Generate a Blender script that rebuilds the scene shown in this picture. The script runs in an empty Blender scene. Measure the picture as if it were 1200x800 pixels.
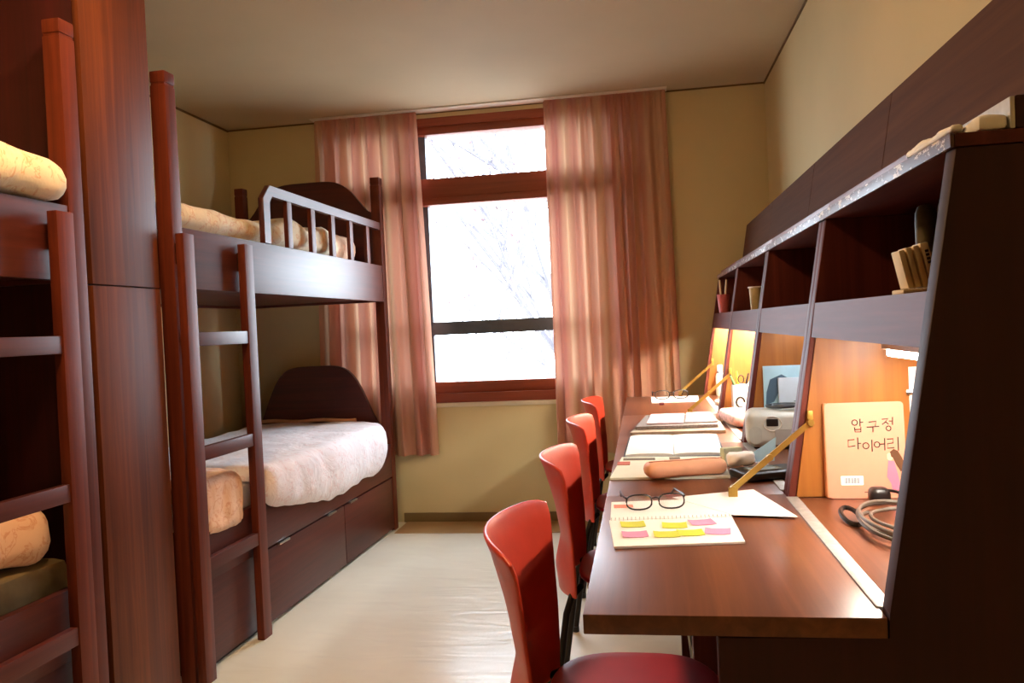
import bpy, bmesh, math, random
from mathutils import Vector, Matrix, noise
random.seed(7)
C = bpy.context.scene.collection
PI = math.pi

# ------------------------------------------------------------------ materials
def lin(c):
    return tuple(((v/255)/12.92 if v/255 <= .04045 else ((v/255+.055)/1.055)**2.4) for v in c) + (1,)

def new_mat(name):
    m = bpy.data.materials.new(name); m.use_nodes = True
    nt = m.node_tree; b = nt.nodes['Principled BSDF']
    return m, nt, b

def ramp(nt, fac, stops):
    r = nt.nodes.new('ShaderNodeValToRGB')
    el = r.color_ramp.elements
    while len(el) < len(stops): el.new(.5)
    for e, (p, c) in zip(el, stops):
        e.position = p; e.color = c
    nt.links.new(fac, r.inputs[0]); return r.outputs[0]

def mapped(nt, scale, kind='Object'):
    tc = nt.nodes.new('ShaderNodeTexCoord'); mp = nt.nodes.new('ShaderNodeMapping')
    mp.inputs['Scale'].default_value = scale
    nt.links.new(tc.outputs[kind], mp.inputs[0]); return mp.outputs[0]

def noise_tex(nt, vec, scale=1, detail=4, rough=.5, dist=0):
    n = nt.nodes.new('ShaderNodeTexNoise')
    n.inputs['Scale'].default_value = scale; n.inputs['Detail'].default_value = detail
    n.inputs['Roughness'].default_value = rough; n.inputs['Distortion'].default_value = dist
    nt.links.new(vec, n.inputs['Vector']); return n.outputs['Fac']

def bump(nt, b, fac, strength=.1, dist=.01):
    bp = nt.nodes.new('ShaderNodeBump'); bp.inputs['Strength'].default_value = strength
    bp.inputs['Distance'].default_value = dist
    nt.links.new(fac, bp.inputs['Height']); nt.links.new(bp.outputs[0], b.inputs['Normal'])

def plain(name, c, rough=.5, metal=0, vary=.08, scale=30, spec=.5, bmp=0):
    m, nt, b = new_mat(name)
    v = mapped(nt, (1, 1, 1))
    f = noise_tex(nt, v, scale, 3)
    a = lin(c); d = tuple(x*(1-vary) for x in a[:3])+(1,); e = tuple(min(1, x*(1+vary)) for x in a[:3])+(1,)
    nt.links.new(ramp(nt, f, [(.3, d), (.7, e)]), b.inputs['Base Color'])
    b.inputs['Roughness'].default_value = rough; b.inputs['Metallic'].default_value = metal
    b.inputs['Specular IOR Level'].default_value = spec
    if bmp: bump(nt, b, f, bmp)
    return m

def wood(name, dark, light, axis='z', rough=.35, coat=.25, spec=.35):
    m, nt, b = new_mat(name)
    b.inputs['Specular IOR Level'].default_value = spec
    s = {'x': (1.6, 45, 45), 'y': (45, 1.6, 45), 'z': (45, 45, 1.6)}[axis]
    v = mapped(nt, s)
    f = noise_tex(nt, v, 1, 6, .6, .6)
    v2 = mapped(nt, tuple(q*.12 for q in s)); f2 = noise_tex(nt, v2, 1, 3, .5, 1.2)
    mx = nt.nodes.new('ShaderNodeMath'); mx.operation = 'MULTIPLY_ADD'
    nt.links.new(f, mx.inputs[0]); mx.inputs[1].default_value = .55
    sc = nt.nodes.new('ShaderNodeMath'); sc.operation = 'MULTIPLY'; sc.inputs[1].default_value = .45
    nt.links.new(f2, sc.inputs[0]); nt.links.new(sc.outputs[0], mx.inputs[2])
    mid = tuple((p+q)/2 for p, q in zip(dark, light))
    nt.links.new(ramp(nt, mx.outputs[0], [(.32, lin(dark)), (.5, lin(mid)), (.68, lin(light))]), b.inputs['Base Color'])
    b.inputs['Roughness'].default_value = rough
    b.inputs['Coat Weight'].default_value = coat; b.inputs['Coat Roughness'].default_value = .38
    bump(nt, b, f, .05, .003)
    return m

def emis(name, c, s):
    m, nt, b = new_mat(name)
    b.inputs['Base Color'].default_value = lin(c); b.inputs['Emission Color'].default_value = lin(c)
    b.inputs['Emission Strength'].default_value = s
    return m

WX = wood('wood_x', (58, 24, 15), (104, 50, 31), 'x'); WY = wood('wood_y', (58, 24, 15), (104, 50, 31), 'y')
WZ = wood('wood_z', (58, 24, 15), (104, 50, 31), 'z')
BX = wood('bed_wood_x', (58, 16, 12), (92, 32, 22), 'x', .45, .12); BY = wood('bed_wood_y', (60, 21, 15), (94, 38, 26), 'y', .45, .12)
BZ = wood('bed_wood_z', (74, 27, 14), (118, 50, 26), 'z', .5, .06, .25)
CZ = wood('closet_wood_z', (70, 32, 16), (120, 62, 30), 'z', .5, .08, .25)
HZ = wood('hutch_wood_z', (70, 26, 20), (112, 50, 36), 'z', .5, .0, .22); HY = wood('hutch_wood_y', (70, 28, 22), (104, 46, 36), 'y', .55, .0, .25)
NZ_LIT = wood('niche_wood_lit_z', (136, 78, 28), (168, 106, 44), 'z', .4)  # same wood as the hutch, with the lamps' amber light put into its colour
SIDEW_SHADED = wood('end_wood_shaded_z', (44, 12, 12), (62, 20, 18), 'z', .6, .05)  # shaded copy of the hutch wood, darkened for the unlit near end
DT = wood('desk_wood', (84, 44, 26), (132, 78, 48), 'y', .3, .35)
UP = wood('panel_wood', (72, 44, 26), (96, 62, 38), 'y', .8, .0, .15)
FR = wood('window_wood', (120, 54, 34), (152, 78, 50), 'x', .45, .1)
FRZ = wood('window_wood_z', (120, 54, 34), (152, 78, 50), 'z', .45, .1)
BRASS = plain('brass', (170, 140, 70), .35, .9)
STEEL = plain('steel', (190, 188, 182), .3, 1)
ALU = plain('aluminium', (196, 196, 192), .45, .6, .12, 60)
DARKM = plain('dark_metal', (40, 34, 32), .4, .6)
GREYM = plain('grey_sash', (82, 92, 102), .45, .3)
RED = plain('red_shell', (204, 60, 36), .38, 0, .04)
REDSEAT = plain('red_seat', (172, 30, 38), .42, 0, .04)
WHITE = plain('white_paper', (246, 246, 243), .7, 0, .02)
CREAM = plain('cream_paper', (228, 208, 160), .7, 0, .05)
PEACHCOVER = plain('peach_cover', (222, 152, 124), .5, 0, .02)
BLACK = plain('black_plastic', (22, 20, 20), .35)
INK = plain('ink', (50, 34, 28), .7)
PINK = plain('pink', (222, 120, 150), .6, 0, .03)
STICKP = plain('sticky_pink', (230, 150, 190), .7, 0, .03)
STICKG = plain('sticky_green', (206, 214, 60), .7, 0, .03)
HAIR = plain('brown_print', (96, 62, 34), .7)
SKIN = plain('skin_print', (238, 190, 160), .7)
BLUEP = plain('pale_blue', (158, 196, 212), .5, 0, .05)
TEALP = plain('slate_blue', (70, 96, 116), .5)
GREENP = plain('green_mark', (50, 150, 100), .5)
SILVER = plain('silver_plastic', (204, 210, 202), .35, .1, .04)
OLIVE = plain('olive_brown', (86, 76, 44), .6, 0, .3, 60)
TAN = plain('tan_case', (236, 176, 140), .6, 0, .05)
PLASTER = plain('white_plastic', (226, 222, 210), .5, 0, .03)
PINKCUP = plain('pink_cup', (204, 110, 108), .45, 0, .04)
GRAPH = plain('grey_print', (120, 112, 112), .7, 0, .3, 200)
TUBE = emis('warm_tube', (255, 242, 226), 36)
TUBEFAR = emis('warm_tube_far', (255, 242, 222), 90)
COOLTUBE = emis('cool_tube', (240, 244, 250), 9)
CEILTUBE = emis('ceiling_tube', (255, 206, 150), 22)

def paint(name, c, rough=.75):
    m, nt, b = new_mat(name)
    v = mapped(nt, (1, 1, 1)); f = noise_tex(nt, v, 1.6, 3); g = noise_tex(nt, v, 90, 2)
    a = lin(c)
    nt.links.new(ramp(nt, f, [(.3, tuple(x*.93 for x in a[:3])+(1,)), (.7, tuple(x*1.04 for x in a[:3])+(1,))]), b.inputs['Base Color'])
    b.inputs['Roughness'].default_value = rough; bump(nt, b, g, .06, .002)
    return m
WALL = paint('wall_paint', (210, 195, 148)); CEIL = paint('ceiling_paint', (196, 182, 152), .8)
BASEM = paint('vinyl_base', (124, 104, 66), .5)

def floor_mat():
    m, nt, b = new_mat('vinyl_floor')
    v = mapped(nt, (1, 1, 1)); f = noise_tex(nt, v, 2.2, 4)
    nt.links.new(ramp(nt, f, [(.3, lin((218, 214, 196))), (.7, lin((230, 228, 212)))]), b.inputs['Base Color'])
    b.inputs['Roughness'].default_value = .3
    v2 = mapped(nt, (3.2, 11, 1)); g = noise_tex(nt, v2, 1, 2, .5, .8)
    bump(nt, b, g, .35, .012)
    return m
FLOOR = floor_mat()

def curtain_mat():
    m, nt, b = new_mat('curtain_cloth')
    v = mapped(nt, (12, 1, .05)); f = noise_tex(nt, v, 1, 2, .5)
    col = ramp(nt, f, [(.36, lin((190, 128, 112))), (.5, lin((196, 146, 120))), (.64, lin((202, 164, 132)))])
    nt.links.new(col, b.inputs['Base Color']); b.inputs['Roughness'].default_value = .9
    v2 = mapped(nt, (600, 600, 600)); bump(nt, b, noise_tex(nt, v2, 1, 1), .05, .001)
    tr = nt.nodes.new('ShaderNodeBsdfTranslucent'); nt.links.new(col, tr.inputs[0])
    mx = nt.nodes.new('ShaderNodeMixShader'); mx.inputs[0].default_value = .16
    out = nt.nodes['Material Output']
    nt.links.new(b.outputs[0], mx.inputs[1]); nt.links.new(tr.outputs[0], mx.inputs[2]); nt.links.new(mx.outputs[0], out.inputs[0])
    return m
CURT = curtain_mat()

def bedding(name, base, print_c, amt=.62, sc=16):
    m, nt, b = new_mat(name)
    v = mapped(nt, (1, 1, 1)); f = noise_tex(nt, v, sc, 3, .55, 2.2)
    nt.links.new(ramp(nt, f, [(amt-.06, lin(base)), (amt, lin(print_c)), (amt+.05, lin(base))]), b.inputs['Base Color'])
    b.inputs['Roughness'].default_value = .9
    b.inputs['Sheen Weight'].default_value = .2
    g = noise_tex(nt, mapped(nt, (1, 1, 1)), 9, 4, .5, .5); bump(nt, b, g, .35, .03)
    return m
BEDW = bedding('comforter_white', (238, 230, 232), (230, 206, 206)); BEDC = bedding('comforter_cream', (240, 222, 186), (222, 178, 130), .6)
BEDP = bedding('blanket_peach', (238, 196, 160), (222, 160, 124), .6); SHEET = bedding('sheet', (226, 224, 228), (214, 210, 214))
OLVM = plain('olive_mattress', (120, 104, 70), .9, 0, .1); PEACHB = plain('peach_border', (224, 168, 130), .9)

def glass_mat():
    m, nt, b = new_mat('pane_glass')
    t = nt.nodes.new('ShaderNodeBsdfTransparent'); g = nt.nodes.new('ShaderNodeBsdfGlossy'); g.inputs['Roughness'].default_value = .02
    mx = nt.nodes.new('ShaderNodeMixShader'); mx.inputs[0].default_value = .06
    nt.links.new(t.outputs[0], mx.inputs[1]); nt.links.new(g.outputs[0], mx.inputs[2])
    nt.links.new(mx.outputs[0], nt.nodes['Material Output'].inputs[0])
    return m
GLASS = glass_mat()
def chipped(name, base, chip, thr):
    m, nt, b = new_mat(name)
    v = mapped(nt, (1, .35, 1)); f = noise_tex(nt, v, 110, 4, .7)
    nt.links.new(ramp(nt, f, [(thr, lin(base)), (thr+.04, lin(chip))]), b.inputs['Base Color'])
    b.inputs['Roughness'].default_value = .4; return m
CHIP = chipped('chipped_edge', (84, 52, 46), (214, 202, 190), .56)
CHIP2 = chipped('worn_edge', (112, 56, 46), (220, 210, 200), .66)

# ------------------------------------------------------------------ mesh helpers (world coords; the root's matrix is taken out)
def smooth_mesh(me, deg=40):
    for p in me.polygons: p.use_smooth = True
    try: me.set_sharp_from_angle(angle=math.radians(deg))
    except Exception: pass

def obj(name, bm, mat, parent=None, label=None, smooth=True):
    me = bpy.data.meshes.new(name); bmesh.ops.recalc_face_normals(bm, faces=bm.faces); bm.to_mesh(me); bm.free()
    for mm in (mat if isinstance(mat, (list, tuple)) else [mat]): me.materials.append(mm)
    if smooth: smooth_mesh(me)
    o = bpy.data.objects.new(name, me); C.objects.link(o)
    if parent: o.parent = parent
    if label: o['label'] = label
    return o

def root(name, loc, rz, label, cat, group=None, rx=0, ry=0):
    o = bpy.data.objects.new(name, None); C.objects.link(o); o.empty_display_size = .05
    o.location = loc; o.rotation_euler = (rx, ry, rz); o['label'] = label; o['category'] = cat
    if group: o['group'] = group
    return o

def tag(o, label, cat, group=None, kind=None):
    o['label'] = label; o['category'] = cat
    if group: o['group'] = group
    if kind: o['kind'] = kind
    return o

def setting(o):
    o['kind'] = 'structure'; return o

def box(bm, x0, x1, y0, y1, z0, z1, bev=0, mi=0):
    r = bmesh.ops.create_cube(bm, size=1, matrix=Matrix.Translation(((x0+x1)/2, (y0+y1)/2, (z0+z1)/2)) @ Matrix.Diagonal((abs(x1-x0), abs(y1-y0), abs(z1-z0), 1)))
    if mi:
        for f in {f for v in r['verts'] for f in v.link_faces}: f.material_index = mi
    if bev:
        es = {e for v in r['verts'] for e in v.link_edges}
        bmesh.ops.bevel(bm, geom=list(es), offset=bev, segments=2, affect='EDGES', profile=.6)
    return bm

def B(*a, bev=.003):
    return box(bmesh.new(), *a, bev=bev)

def prism(pts, axis, a0, a1, bev=.0):
    """polygon pts in the plane across axis, pushed from a0 to a1"""
    bm = bmesh.new()
    def P(p, a):
        return {'x': (a, p[0], p[1]), 'y': (p[0], a, p[1]), 'z': (p[0], p[1], a)}[axis]
    lo = [bm.verts.new(P(p, a0)) for p in pts]; hi = [bm.verts.new(P(p, a1)) for p in pts]
    bm.faces.new(lo); bm.faces.new(hi[::-1])
    n = len(pts)
    for i in range(n): bm.faces.new((lo[i], lo[(i+1) % n], hi[(i+1) % n], hi[i]))
    if bev: bmesh.ops.bevel(bm, geom=list(bm.edges), offset=bev, segments=1, affect='EDGES')
    return bm

def tube(bm, pts, r, n=10, closed=False, flat=1.0):
    pts = [Vector(p) for p in pts]; N = len(pts); rings = []
    up = Vector((0, 0, 1))
    for i, p in enumerate(pts):
        a = pts[(i-1) % N] if closed or i else p; b = pts[(i+1) % N] if closed or i < N-1 else p
        t = (b-a).normalized()
        s = t.cross(up)
        if s.length < .15: s = t.cross(Vector((0, 1, 0)))
        s.normalize(); u = s.cross(t)
        rr = r[i] if isinstance(r, (list, tuple)) else r
        rings.append([bm.verts.new(p + s*math.cos(2*PI*k/n)*rr + u*math.sin(2*PI*k/n)*rr*flat) for k in range(n)])
    for i in range(N if closed else N-1):
        A, D = rings[i], rings[(i+1) % N]
        for k in range(n): bm.faces.new((A[k], A[(k+1) % n], D[(k+1) % n], D[k]))
    if not closed: bm.faces.new(rings[0][::-1]); bm.faces.new(rings[-1])
    return bm

def T(pts, r, n=10, **k): return tube(bmesh.new(), pts, r, n, **k)

def lathe(prof, cx, cy, cz, n=20, inner=None):
    bm = bmesh.new(); rings = []
    for r, z in prof: rings.append([bm.verts.new((cx+math.cos(2*PI*k/n)*r, cy+math.sin(2*PI*k/n)*r, cz+z)) for k in range(n)])
    for a, b in zip(rings, rings[1:]):
        for k in range(n): bm.faces.new((a[k], a[(k+1) % n], b[(k+1) % n], b[k]))
    bm.faces.new(rings[0][::-1]); bm.faces.new(rings[-1]); return bm

def softbox(x0, x1, y0, y1, z0, z1, r, res=.03, amp=.0, freq=6, seed=0, fn=None):
    """rounded cushion-like block with cloth wrinkles"""
    bm = bmesh.new()
    hx, hy, hz = (x1-x0)/2, (y1-y0)/2, (z1-z0)/2
    c = Vector(((x0+x1)/2, (y0+y1)/2, (z0+z1)/2)); r = min(r, hx, hy, hz)
    nx, ny, nz = [max(4, min(70, int(2*h/res))) for h in (hx, hy, hz)]
    vs = {}
    def V(i, j, k):
        if (i, j, k) in vs: return vs[i, j, k]
        p = Vector((-hx+2*hx*i/nx, -hy+2*hy*j/ny, -hz+2*hz*k/nz))
        q = Vector((max(-hx+r, min(hx-r, p.x)), max(-hy+r, min(hy-r, p.y)), max(-hz+r, min(hz-r, p.z))))
        d = p-q
        if d.length > 1e-6: p = q + d.normalized()*min(r, max(abs(d.x), abs(d.y), abs(d.z)))
        nrm = d.normalized() if d.length > 1e-6 else Vector((0, 0, 1))
        p = p + c
        if amp:
            s = Vector((seed*3.1, seed*1.7, seed))
            p += nrm*amp*(noise.noise(p*freq+s)+.5*noise.noise(p*freq*2.3+s))
        if fn: p = fn(p)
        vs[i, j, k] = bm.verts.new(p); return vs[i, j, k]
    for i in range(nx):
        for j in range(ny):
            for k in (0, nz): bm.faces.new((V(i, j, k), V(i+1, j, k), V(i+1, j+1, k), V(i, j+1, k)))
    for i in range(nx):
        for k in range(nz):
            for j in (0, ny): bm.faces.new((V(i, j, k), V(i+1, j, k), V(i+1, j, k+1), V(i, j, k+1)))
    for j in range(ny):
        for k in range(nz):
            for i in (0, nx): bm.faces.new((V(i, j, k), V(i, j+1, k), V(i, j+1, k+1), V(i, j, k+1)))
    return bm

def sheet(corners, z, th=.001, nx=8, curl=.0):
    """a thin sheet of paper over four (x, y) corners, slightly curled"""
    bm = bmesh.new(); (a, b, c, d) = [Vector((p[0], p[1], 0)) for p in corners]
    g = [[], []]
    for s in (0, 1):
        for i in range(nx+1):
            u = i/nx; row = []
            for j in range(3):
                w = j/2; p = a.lerp(b, u).lerp(d.lerp(c, u), w)
                row.append(bm.verts.new((p.x, p.y, z+s*th+curl*(2*u-1)**4)))
            g[s].append(row)
    for s in (0, 1):
        for i in range(nx):
            for j in range(2): bm.faces.new((g[s][i][j], g[s][i+1][j], g[s][i+1][j+1], g[s][i][j+1]))
    for i in range(nx):
        for j in (0, 2): bm.faces.new((g[0][i][j], g[0][i+1][j], g[1][i+1][j], g[1][i][j]))
    for j in range(2):
        for i in (0, nx): bm.faces.new((g[0][i][j], g[0][i][j+1], g[1][i][j+1], g[1][i][j]))
    return bm

# ------------------------------------------------------------------ the room
XL, XR, H, YF = -2.475, .7244, 2.4333, -6.0
setting(obj('floor', B(XL-.1, XR+.1, YF-.1, .12, -.08, 0, bev=0), FLOOR))
setting(obj('ceiling', B(XL-.1, XR+.1, YF-.1, .12, H, H+.08, bev=0), CEIL))
setting(obj('wall_left', B(XL-.1, XL, YF-.1, .12, .0, H, bev=0), WALL))
setting(obj('wall_right', B(XR, XR+.1, YF-.1, .12, .0, H, bev=0), WALL))
setting(obj('wall_front', B(XL, XR, YF-.1, YF, .0, H, bev=0), WALL))
WX0, WX1, WZ0, WZ1 = -1.86, -.12, .705, 2.40
bm = bmesh.new()
box(bm, XL, WX0, 0, .2, 0, H); box(bm, WX1, XR, 0, .2, 0, H); box(bm, WX0, WX1, 0, .2, 0, WZ0); box(bm, WX0, WX1, 0, .2, WZ1, H)
setting(obj('wall_back', bm, WALL))
setting(obj('baseboard_back', B(-1.46, XR, -.012, -.0005, 0, .056), BASEM))
bm = bmesh.new(); box(bm, XL+.001, XL+.006, YF, 0, H-.012, H-.001); box(bm, XL, XR, -.005, -.0005, H-.010, H-.001); box(bm, XR-.006, XR-.001, YF, 0, H-.012, H-.001)
setting(obj('trim_1', bm, plain('dark_joint', (110, 84, 46), .8)))
setting(obj('trim_4', B(-1.44, XR-.002, -.27, -.0125, .0003, .004, bev=.0005), paint('floor_strip', (168, 136, 92), .5)))
# window
win = bpy.data.objects.new('window_1', None); C.objects.link(win); win.location = (-1, .03, WZ0); setting(win)
def W(name, b, m, par=win, **k):
    o = obj(name, b, m); o.parent = par; o.matrix_parent_inverse = Matrix.Translation(-win.location) if par == win else Matrix(); return o
for z0, z1, y0 in ((.71, .765, .0), (.765, .832, .03), (1.885, 1.925, .0), (1.925, 2.045, .02), (2.305, 2.352, .02), (2.352, 2.4, 0)):
    W('rail', B(WX0, WX1, y0, .13, z0, z1), FR)
for x in (WX0+.03, -1.33, -.16):
    W('mullion', B(x-.035, x+.035, .045, .12, .832, 1.885), FRZ); W('mullion', B(x-.035, x+.035, .045, .12, 2.045, 2.305), FRZ)
for x0, x1 in ((-1.295, -.195), (WX0+.065, -1.365)):
    for (z0, z1) in ((.832, 1.885), (2.045, 2.305)):
        bm = bmesh.new()
        box(bm, x0, x0+.055, .06, .10, z0, z1); box(bm, x1-.03, x1, .06, .10, z0, z1)
        if z1 < 2: box(bm, x0, x1, .055, .10, 1.112, 1.192, .004)
        W('sash', bm, GREYM)
        p = W('pane', B(x0+.05, x1-.025, .078, .084, z0, z1, bev=0), GLASS)
W('window_latch', B(-1.28, -1.262, .04, .06, 1.30, 1.38), GREYM)
setting(obj('trim_2', B(WX0-.02, WX1+.02, -.015, .06, .685, .709), paint('sill_paint', (214, 204, 178), .5)))
setting(obj('trim_3', B(-1.90, .19, -.10, -.012, H-.008, H-.0015), PLASTER))

# ------------------------------------------------------------------ curtains
def curtain(name, x0, x1, xb0, xb1, ztop, zbot, folds, seed, label, group):
    rnd = random.Random(seed); bm = bmesh.new(); nu, nv = folds*16, 36
    ph = [rnd.uniform(-1.1, 1.1) for _ in range(folds+1)]; am = [rnd.uniform(.55, 1.1) for _ in range(folds+1)]
    rows = []
    for j in range(nv+1):
        v = j/nv; row = []
        for i in range(nu+1):
            u = i/nu; k = u*folds; q = int(min(k, folds-1)); fr = k-q
            a = am[q]*(1-fr)+am[q+1]*fr; p = ph[q]*(1-fr)+ph[q+1]*fr
            s = .5-.5*math.cos(PI*v); xx0 = x0+(xb0-x0)*v; xx1 = x1+(xb1-x1)*v
            x = xx0+(xx1-xx0)*u + .006*math.sin(2*PI*k*2+3*v+p)*v
            pinch = math.sin(2*PI*k+p*v*1.6)
            y = -.058 + (.012+.024*min(1, v*3+.25))*a*pinch + .003*math.sin(7*v+k)*v + .0045*a*math.sin(2*PI*k*2.6+p*2)
            if v < .06: y += .006*math.sin(2*PI*k*3)
            row.append(bm.verts.new((x, y, ztop+(zbot-ztop)*v)))
        rows.append(row)
    for a, b in zip(rows, rows[1:]):
        for i in range(nu): bm.faces.new((a[i], a[i+1], b[i+1], b[i]))
    r = root(name, ((x0+x1)/2, -.058, zbot), 0, label, 'curtain', group)
    o = obj('cloth', bm, CURT, r); o.matrix_parent_inverse = Matrix.Translation(-r.location)
    o = obj('heading_tape', B(x0+.005, x1-.005, -.060, -.056, ztop-.004, ztop+.0035, bev=0), CURT, r); o.matrix_parent_inverse = Matrix.Translation(-r.location)
    return r
curtain('curtain', -1.885, -1.255, -1.93, -1.215, H-.012, .41, 7, 3, 'pink beige pleated curtain left of the window, behind the bunk bed', 'window curtains')
curtain('curtain', -.505, .18, -.51, .20, H-.012, .40, 8, 9, 'pink beige pleated curtain right of the window, behind the far end of the desks', 'window curtains')

# ------------------------------------------------------------------ bunk beds (local: x = 0 front plane, y along the bed, rotated a little)
TILT = -math.atan2(.06, 2.2)
ORG = Vector((-1.515, -2.30, 0))
def bed(name, loc, mir, lad, label):
    """mir: +1 head end at +y; -1 mirrored"""
    r = root(name, loc, TILT, label, 'bunk bed', 'wooden bunk beds')
    D = -.90
    Y = lambda y: y*mir
    def BB(x0, x1, y0, y1, z0, z1, bev=.003):
        a, b = sorted((Y(y0), Y(y1))); return B(x0, x1, a, b, z0, z1, bev=bev)
    for x0 in (-.055, D-.005):
        for y0, y1 in ((.09, .148), (2.105, 2.163)):
            bm = BB(x0, x0+.055, y0, y1, 0, 1.992, .004); a, b = sorted((Y(y0+.003), Y(y1-.003)))
            box(bm, x0+.003, x0+.052, a, b, 1.992, 1.999); a, b = sorted((Y(y0), Y(y1))); box(bm, x0, x0+.055, a, b, 1.999, 2.038, .005)
            obj('post', bm, BZ, r)
    for x0, x1 in ((-.030, -.002), (D+.01, D+.038)):
        obj('side_rail', BB(x0, x1, .149, 2.104, 1.322, 1.528), BY, r)
        obj('side_rail', BB(x0, x1, .149, 2.104, .312, .50), BY, r)
    for y0 in (.105, 2.12):
        obj('end_rail', BB(D+.055, -.06, y0, y0+.03, 1.322, 1.50), BX, r); obj('end_rail', BB(D+.055, -.06, y0, y0+.03, .10, .50), BX, r)
    for z in (1.335, .43):
        obj('bed_base', BB(D+.04, -.04, .15, 2.10, z, z+.018), BX, r)
    # arched headboards
    for zs, zp, zb, yy in ((1.84, 2.04, 1.505, 2.12), (.60, .965, .505, 2.12)):
        pts = [(D+.051, zb)]
        n = 28
        for i in range(n+1):
            u = i/n; x = D+.051+(-.056-D-.051)*u; t = abs(2*u-1)
            z = zs+(zp-zs)*(.5+.5*math.cos(PI*min(1, t**2.4)))
            pts.append((x, z))
        pts.append((-.056, zb))
        a, b = sorted((Y(yy), Y(yy+.028)))
        obj('headboard', prism(pts, 'y', a, b), BX, r)
    # guard rail
    g = [(.729, 1.53), (.729, 1.715), (.790, 1.775), (2.104, 1.775), (2.104, 1.732), (.808, 1.732), (.783, 1.705), (.783, 1.53)]
    gr = obj('guard_rail', prism([(Y(a), b) for a, b in g], 'x', -.028, -.004, .002), BY, r)
    for y in (.966, 1.207, 1.437, 1.671, 1.911):
        obj('baluster', BB(-.026, -.006, y-.022, y+.022, 1.529, 1.733), BZ, gr)
    # ladder
    l1, l2 = lad
    ld = obj('ladder', BB(.012, .042, l1, l1+.062, .0, 1.50), BZ, r); obj('ladder_leg', BB(.012, .042, l2, l2+.062, .0, 1.50), BZ, ld)
    for z in (1.173, .786, .41):
        obj('rung', BB(.015, .039, l1+.0625, l2-.0005, z-.047, z), BY, ld)
    for y in (l1+.031, l2+.031): obj('ladder_bracket', BB(-.0015, .0115, y-.015, y+.015, 1.40, 1.47), DARKM, ld)
    # drawers and plinth
    obj('plinth', BB(D+.02, -.03, .15, 2.10, 0, .02), DARKM, r)
    obj('front_panel', BB(-.035, -.012, .15, .615, .02, .309), BY, r)
    for y0, y1, hs in ((.622, 1.392, (.75, 1.235)), (1.398, 2.10, (1.5, ))):
        d = obj('drawer', BB(-.035, -.004, y0, y1, .015, .304), BY, r)
        for h in hs: obj('handle', BB(-.006, .006, h-.045, h+.045, .300, .309, .001), STEEL, d, 'thin chrome handle')
    return r, Y, D
bed('bunk_bed', ORG, 1, (.084, .476), 'dark wooden bunk bed by the window with arched headboards and white bedding')
FB = ORG + Vector((math.cos(TILT+PI/2)*-.23, math.sin(TILT+PI/2)*-.23, 0))
bed('bunk_bed', FB, -1, (.183, .60), 'dark wooden bunk bed cut off by the left edge of the photo, before the closet')
def soft(name, bm, m, loc, label, cat, group=None):
    o = obj(name, bm, m); o.location = loc; o.rotation_euler = (0, 0, TILT); return tag(o, label, cat, group)
soft('mattress', softbox(-.85, -.045, .155, 2.095, 1.356, 1.535, .03, .05), SHEET, ORG, 'pale mattress on the upper bunk by the window, under the cream comforter', 'mattress')
soft('mattress', softbox(-.85, -.045, .155, 2.095, .451, .585, .035, .05), SHEET, ORG, 'white sheeted mattress on the lower bunk by the window', 'mattress')
def crumple(p):
    if p.z > 1.6 and p.y > .9: p.z += .045*abs(math.sin((p.y-.9)*9))*min(1, (p.y-.9)*6)
    return p
soft('comforter', softbox(-.84, -.005 if 0 else -.042, .16, 1.62, 1.54, 1.632, .045, .03, .012, 7, 2, crumple), BEDC, ORG, 'cream floral comforter on the upper bunk by the window', 'comforter')
soft('pillow', softbox(-.75, -.12, 1.66, 2.06, 1.54, 1.70, .075, .03, .01, 8, 4), BEDP, ORG, 'peach pillow behind the white slatted guard rail', 'pillow')
def droop(p):
    if p.z < .605:
        if p.x < .002: p.z = max(p.z, .588)
        else:
            e = max(0, 1-((p.y-1.42)/.95)**2)
            p.z -= (.605-p.z)/.10*.15*e
            p.x += .010*e*(1-abs(p.z-.5)*4)
    p.z += .010*math.sin((p.y-.55)*2.0)*max(0, 1-abs(p.x+.4)/.5)
    if p.y > 1.80: p.x -= (p.y-1.80)**2*1.1*max(0, (p.x+.35)/.35)
    return p
c = soft('comforter', softbox(-.83, .055, .56, 2.10, .512, .640, .06, .02, .010, 5, 5, droop), BEDW, ORG, 'white floral comforter with peach edge on the lower bunk by the window', 'comforter')
bm = bmesh.new()
pts = []
for i in range(41):
    y = .62+1.42*i/40; pts.append((.0-max(0, y-1.85)**2*3.2-.012*(i % 2)*0, y, .640+.02*math.sin((y-.55)*2)*.2+.004*math.sin(i)))
tube(bm, pts, .006, 8)
obj('piping', tube(bmesh.new(), [(-.8, 2.07, .63)]+[(-.8+.8*k/16, 2.09-.005*k/16, .648+.004*math.sin(k)) for k in range(13)], .011, 8), PEACHB, c); bm.free()
def fold(p):
    if p.z < .60:
        if p.x < .0005: p.z = max(p.z, .589)
        else: p.z -= .02*math.sin((p.y-.15)/.4*PI)
    return p
soft('blanket', softbox(-.30, .0115, .168, .46, .462, .665, .05, .013, .012, 9, 6, fold), BEDP, ORG, 'folded peach blanket at the foot of the lower bunk, seen through the ladder', 'blanket')
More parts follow.
